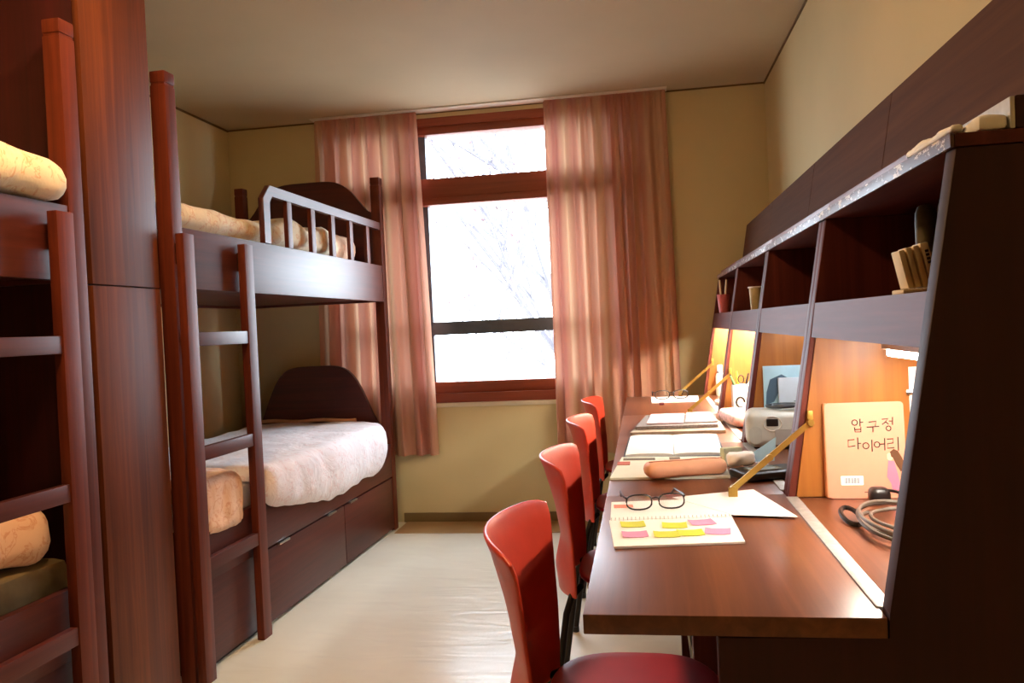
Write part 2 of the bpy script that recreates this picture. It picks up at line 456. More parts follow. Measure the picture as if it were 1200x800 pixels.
# second bunk bed's bedding (mirrored)
def softm(name, x0, x1, y0, y1, z0, z1, r_, res, amp, fq, sd, m, lab, cat, fn=None):
    return soft(name, softbox(x0, x1, -y1, -y0, z0, z1, r_, res, amp, fq, sd, fn), m, FB, lab, cat)
softm('mattress', -.85, -.045, .155, 2.095, 1.356, 1.50, .03, .05, 0, 1, 0, OLVM, 'mattress on the upper bunk before the closet, under a cream comforter', 'mattress')
softm('mattress', -.85, -.045, .155, 2.095, .451, .575, .03, .05, 0, 1, 0, OLVM, 'olive mattress on the lower bunk before the closet', 'mattress')
softm('comforter', -.84, .03, .155, 2.05, 1.532, 1.655, .055, .025, .016, 7, 8, BEDC, 'cream comforter bulging over the upper rail beside the closet', 'comforter')
softm('blanket', -.6, -.05, .20, 1.3, .578, .735, .065, .025, .022, 6, 9, BEDP, 'crumpled orange peach blanket on the lower bunk before the closet', 'blanket')

# ------------------------------------------------------------------ closet between the beds
cl = root('closet', ORG, TILT, 'tall narrow reddish wooden closet standing between the two bunk beds', 'closet')
bm = bmesh.new(); box(bm, -.90, -.022, -.30, .008, 0, 2.40, .002); box(bm, -.90, -.07, .0081, .086, 0, 2.40, .002); obj('body', bm, wood('closet_side_shaded', (46, 10, 13), (72, 18, 20), 'z', .55, 0), cl)  # darker red holds the side's shade; second box added to fill the gap
obj('door', B(-.02, .0, -.30, .008, .03, 1.314, bev=.002), CZ, cl); obj('door', B(-.02, .0, -.30, .008, 1.318, 2.395, bev=.002), CZ, cl)

# ------------------------------------------------------------------ the row of drop-front desks with hutches
bd = [-3.55, -2.785, -1.99, -1.17, -.32]
ZD = .74
lean = lambda z: .302+(z-.74)*.166
names = ['nearest drop-front wooden desk, its lit niche holding a standing peach diary',
         'second drop-front wooden desk from the camera, its niche dimly lit, holding the silver radio',
         'third drop-front wooden desk from the camera, with the pen cup and a lit niche',
         'farthest drop-front wooden desk, beside the right curtain, with a lit niche']
tubes = []
for i in range(4):
    y0, y1 = bd[i]+.0006, bd[i+1]-.0006
    r = root('study_desk', (.3, (y0+y1)/2, 0), 0, names[i], 'desk', 'row of drop-front study desks')
    inv = Matrix.Translation(-r.location)
    def P(name, b, m, par=None, label=None):
        o = obj(name, b, m, par or r, label)
        if par is None: o.matrix_parent_inverse = inv
        return o
    prof = [(.083, 0), (.70, 0), (.70, 1.345), (lean(1.36), 1.345), (lean(1.36), 1.36)]
    prof = [(.083, 0), (.722, 0), (.722, 1.3445), (lean(1.3445), 1.3445), (.303, .745), (.303, .7115), (.083, .7115)]
    for a, b in ((y0, y0+.032), (y1-.032, y1)):
        P('side_panel', prism(prof, 'y', a, b, .0015), SIDEW_SHADED if i == 0 and a == y0 else HZ)
    # thin inner faces of the partitions, lamp amber put into their colour
    lp = [(.318, .7415), (.70, .7415), (.70, 1.088), (lean(1.088)+.012, 1.088)]
    P('niche_lit_lining', prism(lp, 'y', y1-.036, y1-.0325), NZ_LIT); P('niche_lit_lining', prism(lp, 'y', y0+.0325, y0+.036), NZ_LIT)
    P('back_panel', B(.702, .7225, y0+.037, y1-.037, .06, 1.344), NZ_LIT)
    P('desktop', B(.316, .70, y0+.0365, y1-.0365, .712, ZD), DT)
    P('flap', B(-.0985, .300, y0, y1, .712, ZD, bev=.002), DT, None, 'folded-down wooden writing flap')
    bm = B(.296, .320, y0+.037 if i else y0+.037, y1-.037, ZD, ZD+.0025, bev=.0005)
    h = P('hinge', bm, ALU)
    bm = T([(.307, y0+.04, ZD+.003), (.307, y1-.04, ZD+.003)], .0035, 8); P('hinge_pin', bm, ALU, h) if 0 else None; bm.free()
    P('shelf', B(lean(1.15)+.004, .70, y0+.0325, y1-.0325, 1.148, 1.164), HY)
    P('shelf_rail', prism([(lean(1.09)+.002, 1.09), (lean(1.164)+.001, 1.164), (lean(1.164)+.019, 1.164), (lean(1.09)+.02, 1.09)], 'y', y0+.0325, y1-.0325), HY)
    P('top_board', B(.402, .722, y0, y1, 1.345, 1.363), HY)
    P('edge_strip', B(.3965, .4015, y0, y1, 1.345, 1.363, bev=.0008), CHIP)
    P('ledge', B(.418, .428, y0+(.05 if i == 0 else 0), y1, 1.3635, 1.384, bev=.001), CHIP2)
    P('upper_panel', prism([(.518, 1.38), (.518+.235*.166, 1.615), (.536+.235*.166, 1.615), (.536, 1.38)], 'y', y0+.001, y1-.001, .001), UP)
    P('panel_cap', B(.577, .7225, y0+.001, y1-.001, 1.598, 1.613), UP)
    P('footboard', B(.60, .615, y0+.033, y1-.033, .15, .70), HY)
    # lamp under the shelf
    if i == 0:
        lm = P('lamp', B(.470, .535, y0+.16, y1-.16, 1.064, 1.1475), PLASTER); tb = B(.478, .527, y0+.165, y1-.165, 1.050, 1.0635, bev=.004)
    else:
        lm = P('lamp', B(.452, .512, y0+.10, y1-.06, 1.134, 1.1475), PLASTER); tb = B(.460, .500, y0+.105, y1-.065, 1.121, 1.1335, bev=.004)
    obj('lamp_tube', tb, (TUBE, COOLTUBE, TUBEFAR, TUBEFAR)[i], lm).matrix_parent_inverse = Matrix()
    # brass stay at the far side of the niche
    if i != 1:
        ys = y1-.045
        bm = bmesh.new()
        a = Vector((.352, ys, .905)); b = Vector((.182, ys, .762)); d = (b-a).normalized(); n = Vector((-d.z, 0, d.x))
        def bar(p, q, w, t=.0022):
            vs = []
            for s in (-t, t):
                for pt, sg in ((p, 1), (q, 1), (q, -1), (p, -1)):
                    vs.append(bm.verts.new(pt+n*w*sg+Vector((0, s, 0))))
            for f in ((0, 1, 2, 3), (7, 6, 5, 4), (0, 4, 5, 1), (1, 5, 6, 2), (2, 6, 7, 3), (3, 7, 4, 0)): bm.faces.new([vs[k] for k in f])
        m_ = a.lerp(b, .52)
        bar(a, a.lerp(b, .56), .006); 
        for v in bm.verts: v.co.y += .004
        bar(m_, b, .0065)
        st = P('stay', bm, BRASS, None, 'brass folding stay holding the flap')
        bm = bmesh.new()
        for p in (a, m_, b):
            obj('rivet', T([p+Vector((0, -.006, 0)), p+Vector((0, .0085, 0))], .007, 12), BRASS, st)
        obj('bracket', B(.346, .358, ys+.003, ys+.009, .895, .93, bev=.001), BRASS, st); obj('bracket', B(.172, .192, ys-.004, ys+.004, ZD+.0005, .766, bev=.001), BRASS, st)
    if i == 0:
        P('end_cap', B(.474, .722, y0, y0+.03, 1.3635, 1.405), SIDEW_SHADED)
        P('metal_strip', B(.468, .4735, y0, y0+.5, 1.3635, 1.403, bev=.0005), ALU)

# ------------------------------------------------------------------ chairs
def chair(loc, rz, label, first=None):
    if first:
        r = first.copy(); C.objects.link(r); r.location = loc; r.rotation_euler = (0, 0, rz); r['label'] = label
        for ch in list(first.children):
            c_ = ch.copy(); C.objects.link(c_); c_.parent = r
            for g_ in ch.children:
                d_ = g_.copy(); C.objects.link(d_); d_.parent = c_
        return r
    r = root('chair', loc, rz, label, 'chair', 'red chairs at the desks')
    # back shell
    bm = bmesh.new(); nu, nv = 20, 26; F = []
    def tab(z, ks):
        for (a, xa), (b, xb) in zip(ks, ks[1:]):
            if z <= b: t = max(0, (z-a)/(b-a)); t = .6*t+.4*t*t*(3-2*t); return xa+(xb-xa)*t
        return ks[-1][1]
    for j in range(nv+1):
        row = []
        for i in range(nu+1):
            u = -1+2*i/nu; v = j/nv
            top = .772-.014*abs(u)**10; bot = .392+.012*u*u
            z = bot+(top-bot)*v
            w = tab(z, [(.39, .178), (.47, .196), (.55, .203), (.65, .218), (.775, .236)])
            xc = tab(z, [(.39, -.236), (.46, -.243), (.55, -.224), (.62, -.234), (.775, -.272)])
            xe = tab(z, [(.39, -.176), (.46, -.174), (.55, -.176), (.65, -.182), (.775, -.190)])
            row.append(bm.verts.new((xc+(xe-xc)*(abs(u)**2.0)-.006*max(0, v-.92)/.08, u*w, z)))
        F.append(row)
    for a, b in zip(F, F[1:]):
        for i in range(nu): bm.faces.new((a[i], a[i+1], b[i+1], b[i]))
    o = obj('backrest', bm, RED, r); s = o.modifiers.new('s', 'SOLIDIFY'); s.thickness = .008; s.offset = 0
    bv = o.modifiers.new('b', 'BEVEL'); bv.width = .003; bv.segments = 2; bv.limit_method = 'ANGLE'
    # seat: rounded, slightly dished
    bm = bmesh.new(); n = 44; rings = []
    for k in range(9):
        q = k/8; row = []
        for t in range(n):
            a = 2*PI*t/n; ca, sa = math.cos(a), math.sin(a)
            ex = .7
            x = abs(ca)**ex*(1 if ca > 0 else -1)*(.175 if ca > 0 else .165); y = abs(sa)**ex*(1 if sa > 0 else -1)*.192
            z = .448-.012*(1-q*q)-(.016*(max(0, x*q-.09)/.085)**2)
            row.append(bm.verts.new((x*q-.012, y*q, z)) if k else None)
        rings.append(row)
    c0 = bm.verts.new((-.012, 0, .436))
    for t in range(n): bm.faces.new((c0, rings[1][t], rings[1][(t+1) % n]))
    for k in range(1, 8):
        for t in range(n): bm.faces.new((rings[k][t], rings[k+1][t], rings[k+1][(t+1) % n], rings[k][(t+1) % n]))
    o = obj('seat', bm, REDSEAT, r); s = o.modifiers.new('s', 'SOLIDIFY'); s.thickness = .012; s.offset = -1
    bv = o.modifiers.new('b', 'BEVEL'); bv.width = .004; bv.segments = 2; bv.limit_method = 'ANGLE'
    for sy in (-1, 1):
        fr = obj('leg', T([(-.165, sy*.14, .425), (-.190, sy*.160, .405), (-.205, sy*.168, .36), (-.262, sy*.186, .006)], .0095), DARKM, r, 'dark rear leg')
        obj('foot', T([(-.262, sy*.186, 0), (-.262, sy*.186, .02)], .013), BLACK, fr)
        fl = obj('leg', T([(-.15, sy*.11, .418), (.08, sy*.12, .412), (.115, sy*.13, .39), (.15, sy*.165, .006)], .0095), STEEL, r, 'pale metal front leg')
        obj('foot', T([(.15, sy*.165, 0), (.149, sy*.165, .02)], .013), BLACK, fl)
    obj('crossbar', T([(.05, -.125, .411), (.05, .125, .411)], .008), DARKM, r)
    obj('crossbar', T([(-.165, -.14, .425), (-.165, .14, .425)], .008), DARKM, r)
    return r
c1 = chair((-.03, -3.15, 0), .0, 'nearest red chair, at the bottom edge of the photo')
chair((-.03, -2.33, 0), .0, 'second red chair from the camera, its black rear leg showing', c1)
chair((-.03, -1.50, 0), .0, 'third red chair from the camera', c1)
chair((-.03, -.71, 0), 0, 'farthest red chair, nearest the window curtain', c1)

# ------------------------------------------------------------------ things on the near desk
nb = root('spiral_notebook', (.03, -3.03, ZD+.0006), 0, 'open spiral notebook with green and pink sticky notes on the nearest desk', 'notebook')
inv = Matrix.Translation(-nb.location)
def N(name, b, m, par, **k):
    o = obj(name, b, m, par, **k); o.matrix_parent_inverse = Matrix.Translation(-par.location); return o
N('lower_page', sheet([(-.082, -3.036), (-.066, -3.228), (.163, -3.196), (.160, -3.014)], ZD+.001, .004), WHITE, nb)
N('upper_page', sheet([(-.084, -2.868), (-.080, -3.032), (.160, -3.008), (.160, -2.84)], ZD+.001, .0035), WHITE, nb)
bm = bmesh.new()
for k in range(30):
    t = k/29; cx = -.078+.234*t; cy = -3.033+.024*t
    tube(bm, [(cx, cy+.006*math.cos(a), ZD+.0055+.0042*math.sin(a)) for a in [2*PI*q/8 for q in range(8)]], .0006, 4, closed=True)
N('spiral_wire', bm, STEEL, nb)
for cx, cy, m, an in ((-.035, -3.075, STICKG, .1), (.045, -3.085, STICKG, 0), (-.030, -3.150, STICKP, .1), (.028, -3.150, STICKG, .05), (.072, -3.140, STICKG, .1), (.098, -3.062, STICKP, .2), (.122, -3.130, STICKP, -.1)):
    q = [(-.0235, -.021), (.0235, -.021), (.0235, .021), (-.0235, .021)]
    N('sticky_note', sheet([(cx+a*math.cos(an)-b*math.sin(an), cy+a*math.sin(an)+b*math.cos(an)) for a, b in q], ZD+.0058, .0006, 4, .0015), m, nb)
N('sticky_note', sheet([(-.078, -2.90), (-.076, -2.93), (-.035, -2.925), (-.037, -2.90)], ZD+.0052, .0006, 4), plain('sticky_salmon', (238, 140, 110), .6), nb)
tag(obj('paper_sheet', sheet([(.05, -2.83), (.165, -3.00), (.285, -3.02), (.235, -2.755)], ZD+.0062-.0014, .0006), WHITE), 'blank white paper sheet reaching right from under the spiral notebook', 'paper')

def glasses(loc, rz, label, s=1, first=None):
    if first:
        r = first.copy(); C.objects.link(r); r.location = loc; r.rotation_euler = (0, 0, rz); r['label'] = label; r.scale = (s, s, s)
        for ch in first.children: c_ = ch.copy(); C.objects.link(c_); c_.parent = r
        return r
    r = root('eyeglasses', loc, rz, label, 'glasses', 'pairs of glasses on the desks')
    bm = bmesh.new()
    for sx in (-1, 1):
        pts = []
        for k in range(24):
            a = 2*PI*k/24; ca, sa = math.cos(a), math.sin(a)
            pts.append((sx*.034+.0265*abs(ca)**.75*(1 if ca > 0 else -1), .004*abs(ca), .0175+.0155*abs(sa)**.75*(1 if sa > 0 else -1)))
        tube(bm, pts, .0018, 6, closed=True)
    tube(bm, [(-.009, 0, .024), (0, -.002, .027), (.009, 0, .024)], .0015, 6)
    obj('frame', bm, BLACK, r)
    for sx in (-1, 1):
        obj('temple', T([(sx*.061, .003, .026), (sx*.064, .02, .026), (sx*.060, .10, .022), (sx*.056, .125, .005)], .0021, 6), BLACK, r)
        pts = []
        for k in range(24):
            a = 2*PI*k/24; ca, sa = math.cos(a), math.sin(a)
            pts.append((sx*.034+.0255*abs(ca)**.75*(1 if ca > 0 else -1), .0175+.0145*abs(sa)**.75*(1 if sa > 0 else -1)))
        obj('lens', prism(pts, 'y', .002, .003), GLASS, r)
    return r
gl = glasses((.012, -2.955, ZD+.0065), .16, 'black framed glasses lying on the spiral notebook on the nearest desk')
glasses((.13, -.56, ZD+.005), .1, 'thin dark glasses lying on white papers on the farthest desk', 1.35, gl)
pc = root('pencil_case', (.092, -2.585, ZD+.0075), .30, 'salmon pencil case lying across the desk behind the notebook', 'pencil case')
obj('pouch', softbox(-.105, .105, -.032, .032, .001, .040, .0195, .01, .002, 20, 1), TAN, pc)
obj('zipper', T([(-.095+.19*k/12, -.005+.004*math.sin(k), .0402) for k in range(13)], .0022, 6, flat=.5), plain('zip', (190, 110, 80), .5), pc)

# diary
db = root('diary', (.46, -2.838, ZD+.0008), 0, 'peach colour diary with hand-lettered cover standing in the nearest lit niche', 'book', rx=math.radians(-3))
def rr(x0, x1, z0, z1, r_, n=6):
    pts = []
    for cx, cz, a0 in ((x1-r_, z1-r_, 0), (x0+r_, z1-r_, PI/2), (x0+r_, z0+r_, PI), (x1-r_, z0+r_, 1.5*PI)):
        for k in range(n+1): a = a0+PI/2*k/n; pts.append((cx+r_*math.cos(a), cz+r_*math.sin(a)))
    return pts
obj('cover', prism(rr(-.078, .082, 0, .205, .008), 'y', -.003, 0), PEACHCOVER, db)
obj('cover', prism(rr(-.078, .082, 0, .205, .008), 'y', .024, .027), PEACHCOVER, db)
obj('pages', B(-.074, .079, .0005, .0235, .003, .202), CREAM, db)
obj('spine', softbox(-.082, -.072, -.003, .027, 0, .205, .004, .005), plain('spine_peach', (214, 150, 110), .5), db)
bm = bmesh.new(); yy = -.0034
def stroke(pts, ox, oz, s, w=.0012):
    tube(bm, [(ox+p[0]*s, yy, oz+p[1]*s) for p in pts], w, 6)
def circ(cx, cz, r_): return [(cx+r_*math.cos(2*PI*k/12), cz+r_*1.05*math.sin(2*PI*k/12)) for k in range(13)]
S = .028
# first line
o = (-.026, .142); stroke(circ(.28, .72, .2), *o, S); stroke([(.68, 1.0), (.66, .42)], *o, S); stroke([(.68, .72), (.9, .74)], *o, S)
stroke([(.25, .36), (.28, 0), (.7, .0), (.72, .38)], *o, S); stroke([(.27, .18), (.7, .2)], *o, S)
o = (.006, .140); stroke([(.15, .8), (.7, .86), (.62, .5)], *o, S); stroke([(.0, .42), (.9, .46)], *o, S); stroke([(.45, .43), (.43, .05)], *o, S)
o = (.036, .144); stroke([(.05, .85), (.5, .9), (.28, .62), (.05, .45)], *o, S); stroke([(.3, .65), (.52, .46)], *o, S); stroke([(.82, 1.0), (.8, .4)], *o, S); stroke([(.55, .7), (.8, .7)], *o, S); stroke(circ(.5, .15, .17), *o, S)
# second line
o = (-.036, .102); stroke([(.55, .85), (.1, .82), (.08, .3), (.6, .38)], *o, S); stroke([(.8, 1.0), (.8, .1)], *o, S); stroke([(.8, .55), (1.02, .55)], *o, S)
o = (-.006, .098); stroke(circ(.3, .5, .22), *o, S); stroke([(.75, .95), (.74, .05)], *o, S)
o = (.018, .1); stroke(circ(.25, .5, .2), *o, S); stroke([(.5, .52), (.8, .54)], *o, S); stroke([(.82, .98), (.8, .05)], *o, S)
o = (.044, .1); stroke([(.05, .9), (.5, .92), (.48, .6), (.08, .55), (.06, .2), (.55, .25)], *o, S); stroke([(.85, 1.05), (.84, .0)], *o, S)
obj('lettering', bm, INK, db)
obj('sticker', prism(rr(-.052, -.006, .028, .048, .002), 'y', -.0036, -.003), WHITE, db)
bm = bmesh.new()
for k in range(16): box(bm, -.045+k*.002, -.045+k*.002+(.0012 if k % 3 else .0006), -.0040, -.0036, .032, .044)
obj('barcode', bm, TEALP, db)
bm = bmesh.new(); box(bm, -.005, .02, -.0036, -.003, .012, .0135)
obj('caption', bm, INK, db)
obj('printed_hair', prism([(.050, .098), (.058, .104), (.066, .100), (.074, .085), (.080, .064), (.070, .056), (.062, .070), (.056, .085), (.052, .088)], 'y', -.0042, -.003), HAIR, db)
obj('printed_face', prism(rr(.044, .055, .080, .096, .005), 'y', -.0040, -.003), SKIN, db)
obj('printed_dress', prism([(.046, .080), (.058, .078), (.064, .050), (.070, .012), (.052, .010), (.050, .030), (.042, .045)], 'y', -.0038, -.003), PINK, db)

# cable and plug
cb = root('power_cable', (.455, -3.12, ZD), 0, 'coiled grey power cable with black plug lying in the nearest niche', 'cable')
pts = []
rnd = random.Random(5)
for k in range(90):
    t = k/89; a = 2*PI*t*3.6+2.2; rr_ = .070+.014*math.sin(t*9)
    pts.append((.0+rr_*math.cos(a)*1.0+.01*t, rr_*1.75*math.sin(a)+.02*math.sin(4*t), .0055+.009*abs(math.sin(a*.5+t*4))+.016*t))
obj('cord', T(pts, .0038, 8), plain('cord_grey', (92, 86, 78), .35), cb)
obj('cord', T([(.055, .0, .016), (.065, .08, .022), (.06, .15, .03), (.04, .20, .032), (.022, .225, .03)], .0034, 8), BLACK, cb, 'black cord end')
obj('plug', softbox(-.005, .035, .205, .245, .001, .036, .012, .006), BLACK, cb, 'black plug')
obj('connector', T([(-.075+.016*math.cos(2*PI*k/16), .085+.045*math.sin(2*PI*k/16), .010+.006*math.sin(2*PI*k/16)) for k in range(15)], .0048, 8), BLACK, cb, 'black looped cord end')
# paper on the partition with a small hook
pn = root('note_paper', (.585, -2.8235, .90), 0, 'white note with a small metal clip on the niche side behind the diary', 'paper')
obj('sheet', B(-.028, .03, -.0008, 0, 0, .118, bev=0), WHITE, pn)
obj('clip', T([(-.034, -.004, .065), (-.022, -.010, .065), (-.012, -.004, .065)], .0055, 8), STEEL, pn)
# little books, bottles on the near shelf
for k, (t, hgt) in enumerate(((.0085, .060), (.008, .064), (.0085, .066), (.0115, .070))):
    x = .411+k*.0112
    bk = root('booklet', (x, -3.30, 1.1735), 0, 'small cream booklet leaning on the nearest upper shelf, %s' % ('leftmost of four', 'second from the left of four', 'third from the left of four', 'rightmost of four with dark marks')[k], 'book', 'cream booklets on the upper shelf', ry=math.radians(-12))
    obj('cover', B(0, t, -.02, .02, 0, hgt, bev=.001), CREAM, bk); obj('pages', B(.0015, t-.0015, -.018, .0215, .001, hgt+.0006, bev=0), WHITE, bk)
    if k == 3:
        bm = bmesh.new()
        for q in range(4): box(bm, .004, .009, -.0208, -.02, .055-q*.006, .059-q*.006)
        obj('spine_marks', bm, INK, bk)
tag(obj('book_tray', B(.400, .470, -3.33, -3.27, 1.1645, 1.1725), CREAM), 'flat cream tray under the leaning booklets on the nearest upper shelf', 'tray')
for (x, y, h, rr_, lab) in ((.498, -3.14, .160, .017, 'rounded olive brown bottle behind the booklets, the left one of two'), (.548, -3.10, .174, .016, 'rounded olive brown bottle behind the booklets, the taller right one')):
    b = root('bottle', (x, y, 1.1645), 0, lab, 'bottle', 'olive bottles on the upper shelf')
    obj('body', lathe([(rr_*.9, 0), (rr_, .01), (rr_, h-.03), (rr_*.95, h-.015), (rr_*.7, h-.004), (rr_*.2, h)], 0, 0, 0), OLIVE, b)
    obj('band', lathe([(rr_+.001, .055), (rr_+.001, .075)], 0, 0, 0), plain('band_tan', (140, 118, 70), .6), b)
# stuff on top of the hutch
def lump(p): return p
o = obj('plastic_bag', softbox(.399, .416, -3.545, -3.36, 1.3642, 1.376, .006, .006, .004, 30, 3), WHITE); tag(o, 'crumpled white plastic strip on top of the nearest hutch', 'plastic')
o = obj('paper_packet', softbox(.432, .467, -3.545, -3.47, 1.3642, 1.384, .006, .006, .004, 25, 5), WHITE); tag(o, 'small white packet wedged at the near top corner of the hutch', 'packet')

# ------------------------------------------------------------------ second desk
ob = root('open_book', (.08, -2.06, ZD), 0, 'open book with pale pages on the second desk', 'book')
def NB(name, b, m, par=None, label=None):
    o_ = obj(name, b, m, par, label); o_.matrix_parent_inverse = Matrix.Translation(-par.location); return o_
NB('page', sheet([(-.066, -2.262), (.075, -2.262), (.085, -1.87), (-.056, -1.865)], ZD+.004, .008, 8, -.004), WHITE, ob)
NB('page', sheet([(.077, -2.262), (.215, -2.262), (.232, -1.87), (.087, -1.87)], ZD+.004, .008, 8, -.004), WHITE, ob)
NB('cover', sheet([(-.072, -2.27), (.221, -2.27), (.238, -1.86), (-.062, -1.86)], ZD+.001, .0025), TEALP, ob)
bk = root('magazine', (.03, -2.44, ZD), 0, 'pale open booklet under the pencil case on the second desk', 'magazine')
NB('pages', sheet([(-.098, -2.60), (.20, -2.60), (.21, -2.30), (-.075, -2.285)], ZD+.001, .006), plain('pale_green_paper', (224, 228, 214), .7, 0, .03), bk)
bm = bmesh.new(); box(bm, -.07, .02, -2.345, -2.315, ZD+.007, ZD+.0085); box(bm, .06, .09, -2.40, -2.31, ZD+.007, ZD+.0082)
NB('printed_bar', bm, plain('olive_print', (110, 98, 78), .7), bk)
bm = bmesh.new(); box(bm, -.085, -.05, -2.42, -2.37, ZD+.007, ZD+.0084)
for q in range(2): box(bm, .045+q*.02, .053+q*.02, -2.44, -2.36, ZD+.0082, ZD+.0088)
NB('printed_mark', bm, plain('red_print', (186, 92, 70), .7), bk)
# radio
rd = root('radio_player', (.425, -2.115, ZD), -.06, 'silver compact radio player on the second desk with dark cable on top', 'radio')
obj('body', softbox(-.125, .125, -.052, .060, .004, .118, .026, .008), SILVER, rd)
obj('display', softbox(-.068, -.034, -.0545, -.050, .070, .092, .002, .004), BLACK, rd)
obj('display_ring', T([(-.051+.026*math.cos(2*PI*k/20), -.053, .078+.022*math.sin(2*PI*k/20)) for k in range(20)], .0016, 6, closed=True), PLASTER, rd)
obj('speaker_panel', prism(rr(-.118, -.082, .018, .07, .016), 'y', -.0538, -.0515), plain('panel_grey', (190, 197, 190), .5), rd)
obj('speaker_panel', prism(rr(.045, .115, .018, .10, .02), 'y', -.0538, -.0515), plain('panel_grey2', (186, 193, 186), .5), rd)
obj('cassette_door', prism(rr(-.045, .035, .014, .062, .006), 'y', -.0545, -.0515), plain('door_silver', (186, 192, 188), .3, .3), rd)
obj('logo', prism(rr(.016, .030, .030, .048, .003), 'y', -.0555, -.0545), GREENP, rd)
for q in range(2): obj('button', softbox(.055, .072, -.0575, -.0515, .073+q*.012, .080+q*.012, .002, .004), PLASTER, rd)
for sx in (-.09, .09): obj('foot', B(sx-.015, sx+.015, -.03, .03, 0, .006), BLACK, rd)
lc = []
for k in range(50):
    a = k*.5; lc.append((.02+.05*math.cos(a)+.015*math.sin(a*.3), -.012+.030*math.sin(a)+.005*math.cos(a*.7), .1235+.006*abs(math.sin(a*.37))))
tag_o = obj('headphone_cable', T([(rd.location.x+p[0]-.02, rd.location.y+p[1], rd.location.z+p[2]+.001) for p in lc], .0042, 6), plain('cable_slate', (52, 62, 70), .4)); tag(tag_o, 'tangled dark cable lying on top of the silver radio', 'cable')
for (x0, x1, hh, yb, m, lab) in ((.368, .60, .242, -2.032, BLUEP, 'large pale blue picture book standing behind the silver radio'), (.41, .62, .205, -2.048, plain('pale_notebook', (190, 206, 220), .5, 0, .04), 'pale white-blue notebook standing before the blue picture book')):
    b = root('standing_book', ((x0+x1)/2, yb, ZD+.0006), 0, lab, 'book', 'blue books behind the radio')
    w = (x1-x0)/2
    obj('cover', B(-w, w, -.005, -.003, 0, hh, bev=.0008), m, b); obj('cover', B(-w, w, .003, .005, 0, hh, bev=.0008), m, b); obj('pages', B(-w+.002, w-.002, -.003, .003, .002, hh-.002, bev=0), WHITE, b)
    if hh > .22:
        obj('cover_print', prism([(-w+.005, .12), (-w+.03, .13), (-w+.05, .17), (-w+.08, .20), (-w+.055, .215), (-w+.02, .20), (-w+.008, .16)], 'y', -.0056, -.005), TEALP, b)
    else:
        bm = bmesh.new()
        for q in range(3): box(bm, -.06, .0-.01*q, -.0054, -.005, .13-q*.012, .133-q*.012)
        obj('cover_print', bm, TEALP, b)
# clutter in front of the radio
eo = root('organizer', (.285, -2.60, ZD+.0026), .35, 'black electronic organizer lying under the brass stay on the second desk', 'organizer')
obj('case', softbox(-.075, .085, -.045, .05, .0006, .022, .008, .008), BLACK, eo); obj('screen', B(-.05, .03, -.03, .02, .0221, .0235), plain('screen_grey', (150, 160, 160), .2), eo)
o = obj('tissue_pack', softbox(-.035, .035, -.028, .03, 0, .03, .012, .006, .008, 30, 4), WHITE); o.location = (.235, -2.545, ZD+.001 if 0 else ZD+.026); tag(o, 'crumpled white wrapper lying on the black organizer', 'wrapper')
o = obj('pale_card', prism([(-.05, 0), (.04, .0), (.055, .065)], 'y', -.001, .001), BLUEP); o.location = (.28, -2.52, ZD+.028); o.rotation_euler = (-.5, 0, .1); tag(o, 'pale blue folded card leaning on the clutter before the radio', 'card')
o = obj('card_box', softbox(-.028, .028, -.012, .012, 0, .05, .004, .006), plain('green_white', (206, 214, 180), .5, 0, .25, 40)); o.location = (.222, -2.42, ZD+.001); o.rotation_euler = (0, 0, .4); tag(o, 'small green and white box beside the pencil case', 'box')

# ------------------------------------------------------------------ third desk
for k, (cs, z, m, lab) in enumerate((([(-.058, -1.80), (.27, -1.79), (.275, -1.44), (-.005, -1.42)], .001, plain('grey_mag', (168, 158, 142), .5, 0, .15, 40), 'thick grey magazine lowest in the pile on the third desk'),
                                     ([(-.04, -1.74), (.25, -1.73), (.265, -1.42), (.0, -1.40)], .0135, GRAPH, 'dark printed magazine in the middle of the pile on the third desk'),
                                     ([(.0, -1.69), (.13, -1.69), (.15, -1.40), (.02, -1.40)], .0265, plain('pink_mag', (226, 190, 200), .6, 0, .2, 25), 'white and pink leaflet, top left of the pile on the third desk'),
                                     ([(.14, -1.68), (.255, -1.68), (.25, -1.37), (.16, -1.37)], .0265, plain('pink_mag2', (190, 176, 180), .6, 0, .45, 60), 'printed leaflet, top right of the pile on the third desk'))):
    o = obj('magazine', sheet(cs, ZD+z, .011 if k < 2 else .003), m); tag(o, lab, 'magazine', 'magazines piled on the third desk')
o = obj('floral_pouch', softbox(-.055, .055, -.13, .13, 0, .05, .024, .01, .004, 15, 2), plain('floral_pink', (232, 190, 184), .8, 0, .25, 60)); o.location = (.345, -1.56, ZD+.003); o.rotation_euler = (0, 0, .15); tag(o, 'pink floral pouch on the third desk before the pen cup', 'pouch')
cup = root('pen_cup', (.383, -1.30, ZD), 0, 'white cup full of pens and scissors in the third niche', 'cup')
obj('cup', softbox(-.036, .036, -.036, .036, .001, .128, .006, .01), plain('cup_white', (228, 228, 216), .4, 0, .03), cup)
obj('cup_print', T([(-.008+.016*math.cos(a), -.0365, .06+.020*math.sin(a)) for a in [2*PI*k/16 for k in range(14)]], .004, 6), BLACK, cup)
for k, (dx, dy, tx, ty, L, m) in enumerate(((-.02, 0, -.02, 0, .155, BLACK), (-.005, .01, -.008, .01, .165, STICKG), (.012, 0, .02, 0, .158, BLACK), (.02, .012, .03, .01, .150, PLASTER), (-.012, -.012, -.03, -.01, .15, plain('pen_green', (90, 140, 90), .4)))):
    obj('pen', T([(dx, dy, .1), (dx+tx, dy+ty, L+.015)], .004, 8), m, cup)
obj('scissors', T([(.0+.011*math.cos(2*PI*k/14), -.01, .150+.016*math.sin(2*PI*k/14)) for k in range(14)], .003, 6, closed=True), BLACK, cup)
